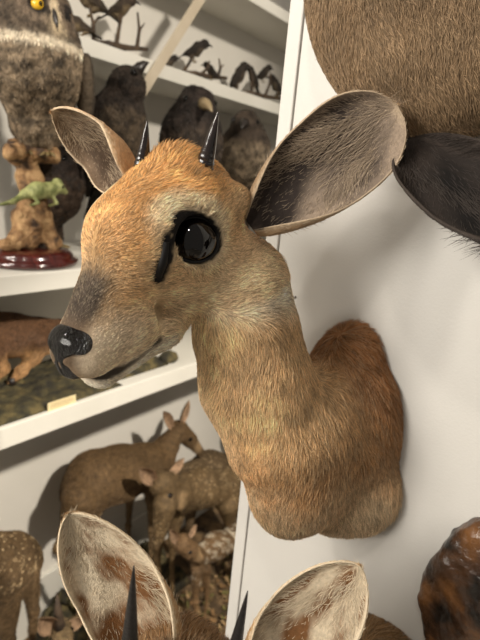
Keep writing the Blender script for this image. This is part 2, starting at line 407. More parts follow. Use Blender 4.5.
def head_colour(q, P, tone='tawny'):
    """coat colour of an antelope head; q in head coordinates"""
    x, y, z = q.T; ay = np.abs(y); n1 = noise(P, 40, 3); n2 = noise(P, 160, 4)
    if tone == 'brown':
        c = np.tile(srgb(130, 98, 66), (len(q), 1)); c = lerp(c, srgb(78, 56, 38), ss(-6, -2, x)*ss(2.2, .6, ay)*ss(2, 3.5, z)); return c*(1+.2*n1[:, None])
    if tone == 'dark':
        c = np.tile(srgb(46, 38, 33), (len(q), 1)); return c*(1+.2*n1[:, None])
    c = np.tile(srgb(222, 186, 142), (len(q), 1))
    c = lerp(c, srgb(238, 212, 174), ss(-.5, -4.0, z)*.75)                       # cheeks paler
    fore = ss(.2, 2.4, z+.10*x-.25*(ay-2)+.2*n1)*ss(7.5, 4.5, x)
    c = lerp(c, srgb(218, 168, 108), fore*.95)
    c = lerp(c, srgb(224, 182, 130), ss(2, 6, x)*ss(-3, -1, z)*.6)
    br = ss(2.3, .9, ay+.15*n1)*ss(4.6, 6.8, x+.3*n1)*ss(-4.8, -3.0, z)     # grey-brown nose bridge
    c = lerp(c, srgb(80, 67, 55), br)
    c = lerp(c, srgb(150, 122, 92), ss(5, 7, x)*ss(-1.0, -2.0, z)*ss(3.2, 1.4, ay)*.35)
    c = lerp(c, srgb(226, 206, 178), ss(4.2, 7.2, x+.3*n1)*ss(-.8, -2.6, z+.3*n2)*ss(.8, 1.7, ay)*.8)
    c = lerp(c, srgb(236, 224, 202), ss(-5.0, -5.9, z)*.9)                       # chin and throat
    e = eye_e(np.c_[x, ay, z])
    ring = ss(1.85, 1.25, e+.35*ss(1.0, -1.0, z))
    c = lerp(c, srgb(238, 218, 184), ring*.85)
    g = np.minimum(dcap(np.c_[x, ay, z], GLAND[0], GLAND[1]), dcap(np.c_[x, ay, z], GLAND[1], GLAND[2]))
    c = lerp(c, srgb(206, 178, 138), ss(1.5, .8, g)*.6)
    blk = np.maximum(ss(1.08, .94, e+.03*n2), ss(.72, .5, g+.05*n2))
    m = np.full(len(q), 9.)
    mp = mouth_pts(1)
    for a, b in zip(mp[:-1], mp[1:]): m = np.minimum(m, dcap(np.c_[x, ay, z], a, b))
    c = c*(1+.10*n1[:, None]*(1-blk[:, None])+.06*n2[:, None])
    c = lerp(c, srgb(20, 15, 13), np.maximum(blk, ss(.44, .24, m)*.92))
    return np.clip(c, .003, 1), np.maximum(blk, ss(.4, .24, m))

def horn(fr, base, direction, L, r0, name_mat, parent, bend=(0, 0, 0), rings=5):
    M, t, s = fr; n = 48; b = np.array(base, float); d = unit(direction); P = []; R = []
    for i in range(n+1):
        u = i/n; p = b+d*L*u+np.array(bend)*L*u*u; P.append(M@(p*s)+t)
        r = r0*(1-u**1.25)**.9+.03; r *= 1+.10*math.sin(u*rings*2*6.283*1.1)*max(0, 1-u*2.2); R.append(r*s)
    return Geo().tube(P, R, 20).build('horn', name_mat, parent)

def ear(parent, base, tip, opening, W, tone, L=None, twist=0, cup=.75, seed=0, nh=2600, shape=.42, tipbend=0, tipr=.6):
    """a cupped leaf-shaped ear with depth: outer and inner skin, and the hair inside"""
    base = np.asarray(base, float); tip = np.asarray(tip, float); a = unit(tip-base); L = np.linalg.norm(tip-base)
    n = np.asarray(opening, float); n = unit(n-a*(n@a)); b = np.cross(n, a)
    nu, nv = 40, 64; th = .0016
    def surf(u, t, off):
        w = W*np.clip(np.where(t < shape, .26+.74*np.sin(np.pi/2*t/shape)**.75, np.cos(np.pi/2*np.clip((t-shape)/(1-shape), 0, 1)**1.35)**tipr), .015, 1)
        ang = np.radians(150-70*np.clip(t/.55, 0, 1)); R = w/np.sin(np.minimum(ang, np.pi/2)*.98)*.98
        R = R-off
        s_ = u*ang
        dep = R*(np.cos(ang*.0)-np.cos(s_))*cup
        x = R*np.sin(s_); z = dep-w*cup*.8*np.where(ang > 1.57, 1, 1)
        bend = tipbend*L*t**2
        fold = .04*W*np.sin(7*u+t*9)*np.sin(np.pi*t)
        return base+a*(L*t)[:, None]+b*(x)[:, None]+n*(z+off*1.0+bend+fold)[:, None]
    U, T = np.meshgrid(np.linspace(-1, 1, nu), np.linspace(0, 1, nv)); u = U.ravel(); t = T.ravel()
    Vo = surf(u, t, 0); Vi = surf(u, t, th)
    k = nu*nv; Fq = []
    for j in range(nv-1):
        for i in range(nu-1):
            q0 = j*nu+i; Fq.append((q0, q0+1, q0+nu+1, q0+nu)); Fq.append((k+q0, k+q0+nu, k+q0+nu+1, k+q0+1))
    for j in range(nv-1):
        for i, fl in ((0, 0), (nu-1, 1)):
            q0 = j*nu+i; f = (q0, q0+nu, k+q0+nu, k+q0); Fq.append(f if not fl else f[::-1])
    for i in range(nu-1):
        q0 = (nv-1)*nu+i; Fq.append((q0, q0+1, k+q0+1, k+q0)); q0 = i; Fq.append((q0, k+q0, k+q0+1, q0+1))
    V = np.vstack([Vo, Vi])
    out, inn, pale, rim = {'grey': (srgb(170, 142, 110), srgb(52, 44, 40), srgb(138, 122, 106), srgb(188, 168, 142)),
                      'cream': (srgb(178, 142, 100), srgb(112, 76, 44), srgb(206, 190, 164), srgb(222, 206, 178)),
                      'tan': (srgb(200, 162, 122), srgb(86, 70, 56), srgb(140, 118, 96), srgb(226, 206, 176)),
                      'dark': (srgb(40, 34, 31), srgb(20, 17, 16), srgb(50, 42, 37), srgb(64, 56, 50))}[tone]
    co = np.tile(out, (k, 1))*(1+.1*noise(Vo, 60, 5))[:, None]; co = lerp(co, rim, ss(.9, .99, np.abs(u))*.6)
    nz = noise(np.c_[u*.8, t*1.5, u*0], 2.0, 8+seed)+.4*noise(np.c_[u*1.2, t*1.6, u*0], 5, 9+seed)
    if tone == 'grey': wi = np.clip(.05+.8*ss(0, -.75, u)*ss(.1, .4, t)+.5*ss(.75, .98, u)+.7*ss(.68, .97, t)+.28*nz, 0, 1)
    elif tone == 'cream': wi = np.clip(.62+.55*nz-.6*ss(.75, .3, t)*ss(.7, .2, np.abs(u-.2))+.6*ss(.75, 1, np.abs(u)), 0, 1)
    else: wi = np.clip(np.abs(u)**2+.6*ss(.6, .95, t)+.25*nz, 0, 1)
    ci = lerp(np.tile(inn, (k, 1)), pale, wi); ci = lerp(ci, rim, ss(.94, 1.0, np.maximum(np.abs(u), t))*.7)
    o = mesh_obj('ear', V, Fq, M_skin, parent, cols={'coat': np.clip(np.vstack([co, ci]), .004, 1)})
    # hair inside the cup, combed towards tip and rim, and short hair on the back
    g = np.random.default_rng(seed+11); m = nh
    uu = g.uniform(-.97, .97, m); tt = g.uniform(.06, .97, m)
    e = 1e-3; r = surf(uu, tt, th*1.2); du = (surf(uu+e, tt, th)-surf(uu-e, tt, th)); dt = (surf(uu, tt+e, th)-surf(uu, tt-e, th))
    N = np.cross(du, dt); N /= np.linalg.norm(N, axis=1)[:, None]; mid = (np.abs(uu) < .3) & (tt > .4); sgn = np.sign((N[mid]@n).sum()); N *= sgn
    du /= np.linalg.norm(du, axis=1)[:, None]; dt /= np.linalg.norm(dt, axis=1)[:, None]
    clump = ss(-.2, .9, noise(np.c_[uu*.6, tt*.9, uu*0], 1.3, seed+2)+.4*np.abs(uu)); keep = g.random(m) < (.25+.75*clump)
    side = -np.sign(uu)*ss(.2, .9, np.abs(uu))
    D = dt*.8+du*side[:, None]*.9
    col = lerp(np.tile(pale, (m, 1)), rim, g.random(m)*.8)*g.uniform(.7, 1.15, m)[:, None]
    Lh = L*g.uniform(.04, .10, m)*(.5+.8*clump)
    k_ = keep; strands('ear_hair', r[k_], N[k_], D[k_], Lh[k_], np.clip(col[k_], .004, 1), .00016, M_fur, o, lift=.3, curl=.25, seed=seed)
    uu = g.uniform(-1, 1, m*2); tt = g.uniform(.0, 1, m*2); r = surf(uu, tt, 0)
    du = (surf(uu+e, tt, 0)-surf(uu-e, tt, 0)); dt = (surf(uu, tt+e, 0)-surf(uu, tt-e, 0)); N = np.cross(du, dt); N /= np.linalg.norm(N, axis=1)[:, None]+1e-9; mid = (np.abs(uu) < .3) & (tt > .4); N *= -np.sign((N[mid]@n).sum())
    col = np.tile(out, (m*2, 1)); col = lerp(col, rim, ss(.8, .97, np.abs(uu)))*g.uniform(.8, 1.15, m*2)[:, None]
    strands('ear_back_hair', r, N, dt, g.uniform(.003, .006, m*2), np.clip(col, .004, 1), .00018, M_fur, o, lift=.3, curl=.2, seed=seed+1)
    return o

def antelope(name, fr, label, neck, nh, colour_neck, flow_neck, tone='tawny', clipy=None, res=.0022, hair_len=1.0, base_pt=None, hornspec=None, dens=None, eye=True):
    M, t, s = fr
    S = Sdf(res, fr); head_prims(S); S.set(None); neck(S); S.set(fr); head_cuts(S)
    P, Q = S.mesh(clipy=clipy)
    root = empty(name, base_pt if base_pt is not None else t, label, 'taxidermy mount')
    q = ((P-t)@M)/s
    def colour(P):
        q = ((P-t)@M)/s; r = head_colour(q, P, tone)
        hc, blk = r if isinstance(r, tuple) else (r, np.zeros(len(q)))
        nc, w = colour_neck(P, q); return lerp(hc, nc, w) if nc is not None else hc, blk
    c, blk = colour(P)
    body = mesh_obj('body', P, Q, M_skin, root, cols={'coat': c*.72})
    pos, N = scatter(P, Q, nh, dens, 3)
    cq, bk = colour(pos); q = ((pos-t)@M)/s; x, y, z = q.T
    g = np.random.default_rng(5)
    F, Lv, Uv = M[:, 0], M[:, 1], M[:, 2]
    D = np.tile(-F, (nh, 1))-Uv*(.25*ss(1, -3, z))[:, None]+Lv*(np.sign(y)*.25)[:, None]
    # hair parts around the orbit
    ey = np.c_[x-EYE[0], np.zeros(nh), z-EYE[2]]; ed = np.linalg.norm(ey, axis=1); wv = ss(3.6, 1.6, ed)*ss(1.5, 2.4, np.abs(y))
    D = D+(ey@np.stack([F, Lv, Uv]))/(ed[:, None]+.1)*(wv*1.6)[:, None]
    fd, w = flow_neck(pos, q); D = D*(1-w[:, None])+fd*w[:, None]
    for k_ in range(3): D[:, k_] += .20*noise(pos, 14, 20+k_)+.10*noise(pos, 45, 30+k_)
    Lh = .0052+.0030*ss(1, 3, z)*ss(3, 0, x)+.0012*ss(-2.5, -4.5, z); Lh = Lh*ss(11.5, 5, x)+.0017*(1-ss(11.5, 5, x))
    Lh = Lh+.009*np.exp(-((x+3.2)**2+(y*.8)**2+(z-4)**2)/3.5)
    Lh = Lh*(1-w)+(.0125+.005*ss(.44, .49, pos[:, 1]))*w
    near = ss(.25, .9, bk); Lh = Lh*(1-near*.8)*g.uniform(.65, 1.25, nh)*hair_len
    # bare eye and nose
    keep = eye_e(np.c_[x, np.abs(y), z]) > .9
    keep &= ~((x > 9.0) & (z > -4.6) & (np.abs(y) < 1.5) & (w < .5))
    if clipy is not None: keep &= pos[:, 1] < clipy-.0015
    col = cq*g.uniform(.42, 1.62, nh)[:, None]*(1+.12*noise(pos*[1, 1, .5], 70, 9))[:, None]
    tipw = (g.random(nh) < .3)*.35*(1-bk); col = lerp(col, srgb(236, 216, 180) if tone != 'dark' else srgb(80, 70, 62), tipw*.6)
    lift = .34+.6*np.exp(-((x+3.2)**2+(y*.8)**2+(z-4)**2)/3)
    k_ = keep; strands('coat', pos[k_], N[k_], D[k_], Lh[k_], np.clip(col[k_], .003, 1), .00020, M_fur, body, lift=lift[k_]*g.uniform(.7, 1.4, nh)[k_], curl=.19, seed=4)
    T = lambda p: M@(np.array(p, float)*s)+t
    if eye:
        for sg in (1, -1):
            ec = EYE*[1, sg, 1]; Geo().ball(T(ec), 1.72*s, M, 40, 30).build('eye', M_eye, root)
            ax_ = unit([.42, .72*sg, .42]); e1 = EM*[1, sg, 1]; e1 = unit(e1-ax_*(e1@ax_)); e2 = np.cross(ax_, e1); a = np.linspace(0, 2*np.pi, 61); rim = []
            for v in a:
                pp = e1*1.66*math.cos(v)+e2*1.46*math.sin(v); pp = pp+ax_*math.sqrt(max(.01, 1.76**2-pp@pp)); rim.append(T(ec+pp))
            Geo().tube(rim, .11*s, 10).build('eyelid', M_black, root)
            gl = []
            for p in GLAND:
                p = T(np.array(p)*[1, sg, 1]); v = P[np.argmin(np.linalg.norm(P-p, axis=1))]; gl.append(v)
            Geo().tube(gl, [.20*s, .30*s, .24*s], 12).build('tear_gland', M_black, root)
    # nose pad with nostrils
    Sn = Sdf(.0011, fr)
    Sn.ell((9.0, 0, -2.95), (1.35, 1.65, 1.4), k=.3); Sn.ell((9.75, 0, -3.9), (.85, 1.05, 1.1), k=.5)
    for sg in (1, -1):
        Sn.ell((9.05, .85*sg, -2.75), (1.0, .8, .9), k=.3)
        Sn.chain([(10.45, .62*sg, -3.1, .24), (10.0, 1.1*sg, -2.95, .28), (9.3, 1.65*sg, -3.1, .22), (8.9, 1.7*sg, -3.5, .12)], k=.12, op='-')
    Sn.cap((10.5, 0, -3.2), .07, (10.5, 0, -4.9), .07, k=.12, op='-')
    nP, nQ = Sn.mesh(); mesh_obj('nose', nP, nQ, M_nose, root)
    for h_ in (hornspec or []): horn(fr, *h_, root)
    return root, T

# main mount: steenbok-like head on a long neck and shoulder
H_M = np.array([[.102, .9933, .0536], [-.9043, .115, -.4112], [-.4146, -.0065, .91]])
H_M = np.c_[unit(H_M[:, 0]), unit(H_M[:, 1]), unit(H_M[:, 2])]
H_t = np.array([-.2985, .2767, 1.4535]); HF = (H_M, H_t, .0118)
def neck_main(S):
    n0 = H_t+H_M@np.array([-.035, 0, -.01])
    pts = [(*n0, .036), (*at(240, 285, .450), .040), (*at(246, 330, .462), .045), (*at(256, 380, .474), .050), (*at(280, 430, .490), .058)]
    S.chain(pts, k=.02)
    S.ell(onY(342, 415, YP-.005), (.050, .075, .112), k=.03)
    S.ell(at(316, 450, .520), (.052, .065, .082), k=.03)
    S.ell(at(290, 487, .505), (.038, .042, .048), k=.03)
    S.ell(onY(362, 448, YP-.01), (.036, .055, .085), k=.03)
    S.ell(onY(370, 492, YP-.01), (.030, .04, .042), k=.02)
    S.ell(onY(338, 488, YP-.02), (.040, .05, .050), k=.03)
def ncol_main(P, q):
    hx = q[:, 0]; w = np.maximum(ss(-4.0, -7.5, hx), ss(-5.2, -7.4, q[:, 2]-.35*(hx+2))*np.maximum(ss(4, 1.5, hx), ss(-8.5, -10, q[:, 2])))
    c = np.tile(srgb(240, 204, 154), (len(P), 1)); n1 = noise(P, 22, 41); z = P[:, 2]
    c = lerp(c, srgb(192, 150, 104), ss(1.32, 1.22, z))
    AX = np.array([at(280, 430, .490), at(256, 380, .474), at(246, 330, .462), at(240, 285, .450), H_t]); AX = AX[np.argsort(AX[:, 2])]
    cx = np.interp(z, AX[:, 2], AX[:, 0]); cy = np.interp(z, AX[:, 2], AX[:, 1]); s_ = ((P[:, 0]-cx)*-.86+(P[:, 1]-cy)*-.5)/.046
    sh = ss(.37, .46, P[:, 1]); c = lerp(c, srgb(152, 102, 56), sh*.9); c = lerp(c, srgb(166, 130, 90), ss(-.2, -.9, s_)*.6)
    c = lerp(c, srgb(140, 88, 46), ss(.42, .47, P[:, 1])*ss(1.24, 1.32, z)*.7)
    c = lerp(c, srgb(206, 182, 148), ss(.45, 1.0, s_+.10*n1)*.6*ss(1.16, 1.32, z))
    c = lerp(c, srgb(226, 202, 166), ss(1.25, 1.165, z+.012*n1)*.85)  # cream chest fur, whitened further to stand in for bounced light
    c = lerp(c, srgb(116, 86, 62), ss(.5, 1.6, noise(P, 8, 51))*.35)
    return c*(1+.09*n1[:, None]), w
def nflow_main(P, q):
    hx = q[:, 0]; w = np.maximum(ss(-4.0, -7.5, hx), ss(-5.2, -7.4, q[:, 2]-.35*(hx+2))*np.maximum(ss(4, 1.5, hx), ss(-8.5, -10, q[:, 2])))
    D = np.tile(unit([.05, .10, -1]), (len(P), 1)); sh = ss(.38, .48, P[:, 1])
    D = D*(1-sh[:, None])+np.array([.25, .25, -.85])*sh[:, None]
    return D, w
def dens_main(C): return 1.0+1.2*ss(.36, .28, C[:, 1])
mount, T1 = antelope('antelope_mount', HF, 'tawny young antelope shoulder mount with short black horns and a large dark eye, centre',
    neck_main, 300000, ncol_main, nflow_main, clipy=YP, base_pt=onY(345, 430, YP), dens=dens_main,
    hornspec=[((-3.9, 2.1, 3.1), (-.25, .34, .95), 4.25, .66, M_horn), ((-2.5, -2.3, 3.3), (-.30, .22, .95), 3.6, .60, M_horn)])
ear(mount, at(250, 226, .420), at(398, 106, .400), -CF*1.0-CR*.05-CU*.02, .043, 'grey', seed=1, cup=.45, shape=.62, tipr=.5, nh=4200)
ear(mount, at(138, 188, .452), at(52, 112, .44), -CF*.55-CR*.75-CU*.1, .030, 'tan', seed=2, cup=.8)

# second mount at the bottom edge
F2 = unit(-CF*.72-CU*.66-CR*.10); L2 = unit(CR*.95-CU*.26-CF*.1); L2 = unit(L2-F2*(F2@L2)); U2 = np.cross(F2, L2)
H2 = (np.c_[F2, L2, U2], at(164, 764, .335), .0112)
def neck_two(S):
    a = H2[1]; b = np.array([-.10, YP+.0, .93])
    S.chain([(*(a-F2*.03), .038), (*(a*.55+b*.45-[0, 0, .02]), .045), (*b, .075)], k=.03)
def ncol_two(P, q):
    return np.tile(srgb(150, 116, 78), (len(P), 1)), ss(-4, -8, q[:, 0])
def nflow_two(P, q): return np.tile([.1, .3, -1.], (len(P), 1)), ss(-4, -8, q[:, 0])
m2, T2 = antelope('antelope_mount', H2, 'antelope mount at the bottom edge with slender black horns and cream-lined ears',
    neck_two, 90000, ncol_two, nflow_two, clipy=YP, tone='brown', hair_len=1.3, res=.003, base_pt=np.array([-.10, YP, .93]),
    hornspec=[((-2.4, 2.9, 3.4), (-.38, .0, .95), 10.4, .66, M_hornm, ), ((-2.4, -2.9, 3.4), (-.30, -.02, .95), 12.0, .68, M_hornm)])
ear(m2, at(170, 672, .36), at(68, 514, .35), -CF*.9-CR*.1+CU*.2, .034, 'cream', seed=5, cup=.55)
ear(m2, at(250, 700, .36), at(360, 566, .37), -CF*.9+CR*.0+CU*.25, .036, 'cream', seed=6, cup=.55)

# dark mount beyond the right edge: only its ear reaches into the picture
F3 = unit(-CF*.8+CR*.35-CU*.4); L3 = unit(CR*.9+CF*.3); L3 = unit(L3-F3*(F3@L3)); U3 = np.cross(F3, L3)
M3 = np.c_[F3, L3, U3]; E3 = at(592, 272, .315); H3 = (M3, E3-M3@np.array([-5.2, -4.1, .9])*.0098, .0098)
def neck_three(S):
    a = H3[1]; b = np.array([.16, YP, 1.33]); S.chain([(*(a-F3*.03), .034), (*(a*.5+b*.5), .040), (*b, .07)], k=.03)
def ncol_three(P, q): return np.tile(srgb(46, 38, 33), (len(P), 1)), ss(-4, -8, q[:, 0])
m3, T3 = antelope('antelope_mount', H3, 'blackish brown mount at the right edge, only its long dark ear in view', neck_three, 12000, ncol_three, nflow_two,
    tone='dark', clipy=YP, res=.0035, base_pt=np.array([.16, YP, 1.33]), hair_len=1.6)
ear(m3, E3-unit(at(398, 141, .40)-E3)*.006, at(410, 139, .42), -CF*.9+CU*.15+CR*.1, .049, 'dark', seed=9, cup=.3, nh=3500, shape=.6, tipr=.5)
EL = T3((-5.2, 4.1, .9)); ear(m3, EL, EL+L3*.13+U3*.09-F3*.02, F3, .034, 'dark', seed=10, cup=.4, nh=800, shape=.6, tipr=.5)

# large brown mount hanging above
S = Sdf(.005)
c0 = onY(440, -58, YP-.03)
S.ell(c0, (.125, .060, .140), k=.04)
S.ell(onY(468, 10, YP-.02), (.10, .045, .098), k=.04)
n1_ = c0+np.array([.0, .0, .20]); n2_ = n1_+np.array([.0, -.02, .24])
S.chain([(*c0, .07), (*n1_, .075), (*n2_, .065), (*(n2_+[-.03, -.10, .0]), .05), (*(n2_+[-.05, -.22, -.06]), .03)], k=.04)
P, Q = S.mesh(clipy=YP)
def bigcol(P):
    c = np.tile(srgb(142, 118, 90), (len(P), 1)); c = lerp(c, srgb(178, 154, 122), ss(1.56, 1.50, P[:, 2])*.7)
    c = lerp(c, srgb(66, 44, 32), ss(-.09, -.05, P[:, 0]+.25*(1.66-P[:, 2]))*ss(1.55, 1.62, P[:, 2]))
    return c*(1+.1*noise(P, 14, 61)[:, None])
big = empty('deer_mount', c0+[0, .04, 0], 'large brown short-haired neck mount cut by the top right corner', 'taxidermy mount')
bo = mesh_obj('body', P, Q, M_skin, big, cols={'coat': bigcol(P)*.7})
pos, N = scatter(P, Q, 60000, lambda C: np.where(C[:, 2] < 1.80, 3.0, .5), 8); kp = pos[:, 1] < YP-.002; pos = pos[kp]; N = N[kp]
col = bigcol(pos)*rng.uniform(.55, 1.4, len(pos))[:, None]
D = np.tile([.35, .2, -1.], (len(pos), 1)); D[:, 0] += .3*noise(pos, 15, 70); D[:, 1] += .3*noise(pos, 15, 71)
strands('coat', pos, N, D, rng.uniform(.006, .012, len(pos)), np.clip(col, .003, 1), .00026, M_fur, bo, lift=.4, curl=.3, seed=12)
hd = n2_+np.array([-.05, -.22, -.06])
Geo().ball(hd+[-.004, -.02, .0], (.022, .016, .016)).build('nose', M_nose, big)
for sg in (1, -1):
    ear(big, n2_+np.array([.05*sg, .01, .03]), n2_+np.array([.17*sg, .02, .10]), (0, -1, -.2), .035, 'tan', seed=20+sg, nh=300)
    Geo().ball(n2_+np.array([.052*sg-.03, -.085, .012]), .014).build('eye', M_eye, big)

# polished burl slab, lower right
S = Sdf(.003)
cb = onY(536, 628, YP-.008)
S.ell(cb, (.105, .016, .10), k=.01); S.ell(cb+[-.022, 0, .045], (.062, .016, .060), k=.02); S.ell(cb+[-.03, 0, -.03], (.075, .016, .09), k=.02)
P, Q = S.mesh(clipy=YP, rough=lambda G: (.0010*noise(G, 16, 90)+.0004*noise(G, 60, 91)).astype(np.float32))
tag(mesh_obj('wood_slab', P, Q, M_burl), 'glossy amber and dark brown polished burl slab on the white partition, lower right corner', 'wood slab')

def fuzz(parent, P, Q, c, n, L, rad, flow, seed):
    """coarse hair or feather tips on a background animal"""
    Q = np.asarray(Q); pos, N = scatter(P, Q, n, None, seed); g = np.random.default_rng(seed)
    lo = P.min(0); cell = .012; key = {}
    K = np.floor((P-lo)/cell).astype(int)
    for i, k in enumerate(map(tuple, K)): key.setdefault(k, i)
    idx = np.array([key.get(tuple(k), -1) for k in np.floor((pos-lo)/cell).astype(int)]); ok = idx >= 0
    pos, N, idx = pos[ok], N[ok], idx[ok]; col = c[idx]*g.uniform(.4, 1.8, len(idx))[:, None]
    strands('coat', pos, N, np.tile(flow, (len(pos), 1))+g.normal(size=(len(pos), 3))*.1, L*g.uniform(.6, 1.3, len(pos)), np.clip(col, .003, 1), rad, M_fur, parent, lift=.3, curl=.3, seed=seed)
# ------------------------------------------------------------------ birds
def bird(loc, h, heading, label, cat='bird', group=None, lean=65, back=(70, 58, 48), belly=(140, 120, 95), head=None, owl=False, beak=M_beak,
         res=None, barring=True, headr=.17, headturn=0, name='mounted_bird', slim=1.0, tail=.35, legs=True, eyes=True, eyem=None, collar=False, beakup=0, spread=0):
    """a perched bird h tall; loc = where the feet stand"""
    loc = np.asarray(loc, float); root = empty(name, loc, label, cat, group)
    f = np.array([math.cos(heading), math.sin(heading), 0]); l = np.array([-f[1], f[0], 0]); u = np.array([0, 0, 1.])
    M = np.c_[f, l, u]; fr = (M, loc, h); la = math.radians(lean); ad = np.array([math.cos(la), 0, math.sin(la)])    # body axis
    bc = np.array([0, 0, .42]) if lean > 45 else np.array([0, 0, .34]); b0 = bc-ad*.22; b1 = bc+ad*.2
    hc = bc+ad*.40+np.array([.02, 0, .03*(lean < 50)])
    if owl: hc = bc+ad*.41
    S = Sdf(res or h/42, fr)
    S.cap(b0, .12*slim, b1, .19*slim, k=.1); S.ell(bc+np.array([.04, 0, 0])+ad*.08, (.19*slim, .19*slim, .23), k=.08)
    S.cap(bc+ad*.2, .14*slim, hc, headr*.8, k=.08); S.ell(hc, (headr, headr*(1.25 if owl else .95), headr*(1.0 if owl else .95)), k=.05)
    for sg in (1, -1): S.cap((b0[0]+.05, .07*sg, .2), .06, (.02, .07*sg, .08), .03, k=.04)
    P, Q = S.mesh(rough=(lambda G: (.006*h*noise(G, 9/h, 3)+.004*h*noise(G, 22/h, 4)).astype(np.float32)) if h > .2 else None)
    q = ((P-loc)@M)/h; cb_, cd_ = srgb(*belly), srgb(*back); ch = srgb(*(head or back))
    fw = (q-bc)@np.array([ad[2], 0, -ad[0]])
    c = lerp(np.tile(cd_, (len(P), 1)), cb_, ss(-.02, .08, fw)*ss(hc[2]-.10, hc[2]-.2, q[:, 2])); c = lerp(c, ch, ss(hc[2]-.16, hc[2]-.1, q[:, 2]))
    if barring:
        bars = ss(.2, .7, np.sin(q[:, 2]*70+3*noise(P, 5/h, 6))+.7*noise(P, 18/h, 7)); c = lerp(c, cd_*.3, bars*(.7 if h > .2 else .3)); c = c*(1+(.22*noise(P, 10/h, 77))[:, None])
    if collar:
        w = np.exp(-((q[:, 2]-(hc[2]-headr*.98))/.025)**2)*ss(0, .08, q[:, 0]); c = lerp(c, srgb(214, 200, 176), np.clip(w, 0, 1))
    if owl:
        hd_ = np.array([math.cos(headturn), math.sin(headturn), 0]); rel = q-hc; s_ = rel@np.array([-hd_[1], hd_[0], 0]); zz = rel[:, 2]; fa = ss(0, .06, rel@hd_)
        for sg in (1, -1):
            d = np.hypot(s_-sg*.085, zz-.01); c = lerp(c, srgb(112, 96, 80), fa*ss(.10, .08, d)*.7); c = lerp(c, srgb(30, 24, 20), fa*ss(.055, .04, d))
        c = lerp(c, srgb(200, 182, 152), fa*ss(.035, .015, np.abs(s_))*ss(-.14, -.05, zz)*ss(.12, .05, zz))
        c = lerp(c, srgb(196, 176, 144), fa*np.exp(-(np.hypot(s_, zz+.09)/.05)**2)*.8)
    bo = mesh_obj('body', P, Q, M_feather, root, cols={'coat': np.clip(c, .003, 1)})
    if h > .2: fuzz(bo, P, Q, c, 7000, .011, .0008, np.array([0, 0, -1.]), 31)
    T = lambda p: M@(np.array(p, float)*h)+loc
    hd2 = np.array([math.cos(headturn), math.sin(headturn), beakup]); hd2 = unit(hd2); hs = unit(np.cross([0, 0, 1], hd2))
    bb = hc+hd2*headr*.85; bl = .16 if not owl else .07
    pb = [T(bb+hd2*bl*t_+np.array([0, 0, -.06*t_*t_-(.05*t_ if owl else 0)])) for t_ in (0, .35, .7, 1)]
    Geo().tube(pb, np.array([.045, .035, .02, .004])*h, 10).build('beak', beak, root)
    for sg in (1, -1):
        # wing: a long folded leaf with depth, tip past the tail root
        w0 = bc+ad*.17+np.array([0, (.165*slim+spread*.6)*sg, 0]); w1 = bc-ad*(.40-spread)+np.array([-.05, (.075*slim+spread*1.6)*sg, -.0])
        Sw = Sdf((res or h/42)*.9, fr)
        Rw = np.c_[ad, np.array([0, 1, 0]), np.cross(ad, [0, 1, 0])]
        mid = w0*.55+w1*.45; Sw.ell(w0*.8+w1*.2, (.17, .045, .13), Rw, k=.05); Sw.ell(mid, (.25, .04, .11), Rw, k=.05); Sw.cap(mid, .05, w1, .018, k=.05)
        Pw, Qw = Sw.mesh(); qw = ((Pw-loc)@M)/h
        cw = np.tile(cd_*.9, (len(Pw), 1)); al = (qw-mid)@ad; sh_ = ss(-.2, .8, np.sin(al*75+2*np.sin(qw[:, 0]*40))); cw = lerp(cw, cd_*.4, sh_*.5)
        edge = ss(.055, .09, np.abs((qw-mid)@np.cross(ad, [0, 1, 0]))); cw = lerp(cw, cb_*.9, edge*.35)
        mesh_obj('wing', Pw, Qw, M_feather, root, cols={'coat': np.clip(cw, .003, 1)})
        if legs:
            pl = [T((.02, .07*sg, .09)), T((.02, .07*sg, .015))]; g = Geo().tube(pl, .016*h, 8)
            for a_ in (-.5, 0, .5): g.tube([T((.02, .07*sg, .015)), T((.02+.06*math.cos(a_), .07*sg+.06*math.sin(a_), .012)), T((.02+.10*math.cos(a_), .07*sg+.10*math.sin(a_), -.004))], [.013*h, .012*h, .003*h], 8)
            g.build('foot', M_leg, root)
        if eyes:
            if owl:
                ec = T(hc+hd2*headr*.86+hs*.085*sg+np.array([0, 0, .012])); e = Geo().ball(ec, .036*h, nu=24, nv=16).build('eye', M_yellow, root)
                Geo().ball(ec+M@hd2*.021*h, .0185*h, nu=18, nv=12).build('pupil', M_eye, e)
                Geo().tube([T(hc+hd2*headr*.95+hs*(.085+.05*math.cos(v))*sg+np.array([0, 0, .022+.038*math.sin(v)])) for v in np.linspace(.2, 2.6, 12)], .012*h, 8).build('brow', M_beak, e)
            else:
                Geo().ball(T(hc+hd2*headr*.45+hs*headr*.80*sg+np.array([0, 0, .02])), .026*h, nu=14, nv=10).build('eye', eyem or M_eye, root)
    t0 = b0+np.array([0, 0, .0]); t1 = b0-ad*tail+np.array([-.03, 0, 0]); sd = np.array([0, 1, 0]); nn = np.cross(ad, sd)*.014
    V = []
    for t_, w_ in ((0, .06), (.5, .075), (1, .07)):
        p = t0*(1-t_)+t1*t_
        for a_ in (-1, -.5, 0, .5, 1): V.append(T(p+sd*w_*a_+nn*(1-.6*abs(a_))))
        for a_ in (-1, -.5, 0, .5, 1): V.append(T(p+sd*w_*a_-nn*(1+.4*abs(a_))))
    Fc = []
    for i in range(2):
        for j in range(4): Fc += [(i*10+j, i*10+j+1, i*10+11+j, i*10+10+j), (i*10+5+j, i*10+15+j, i*10+16+j, i*10+6+j)]
        Fc += [(i*10, i*10+10, i*10+15, i*10+5), (i*10+4, i*10+9, i*10+19, i*10+14)]
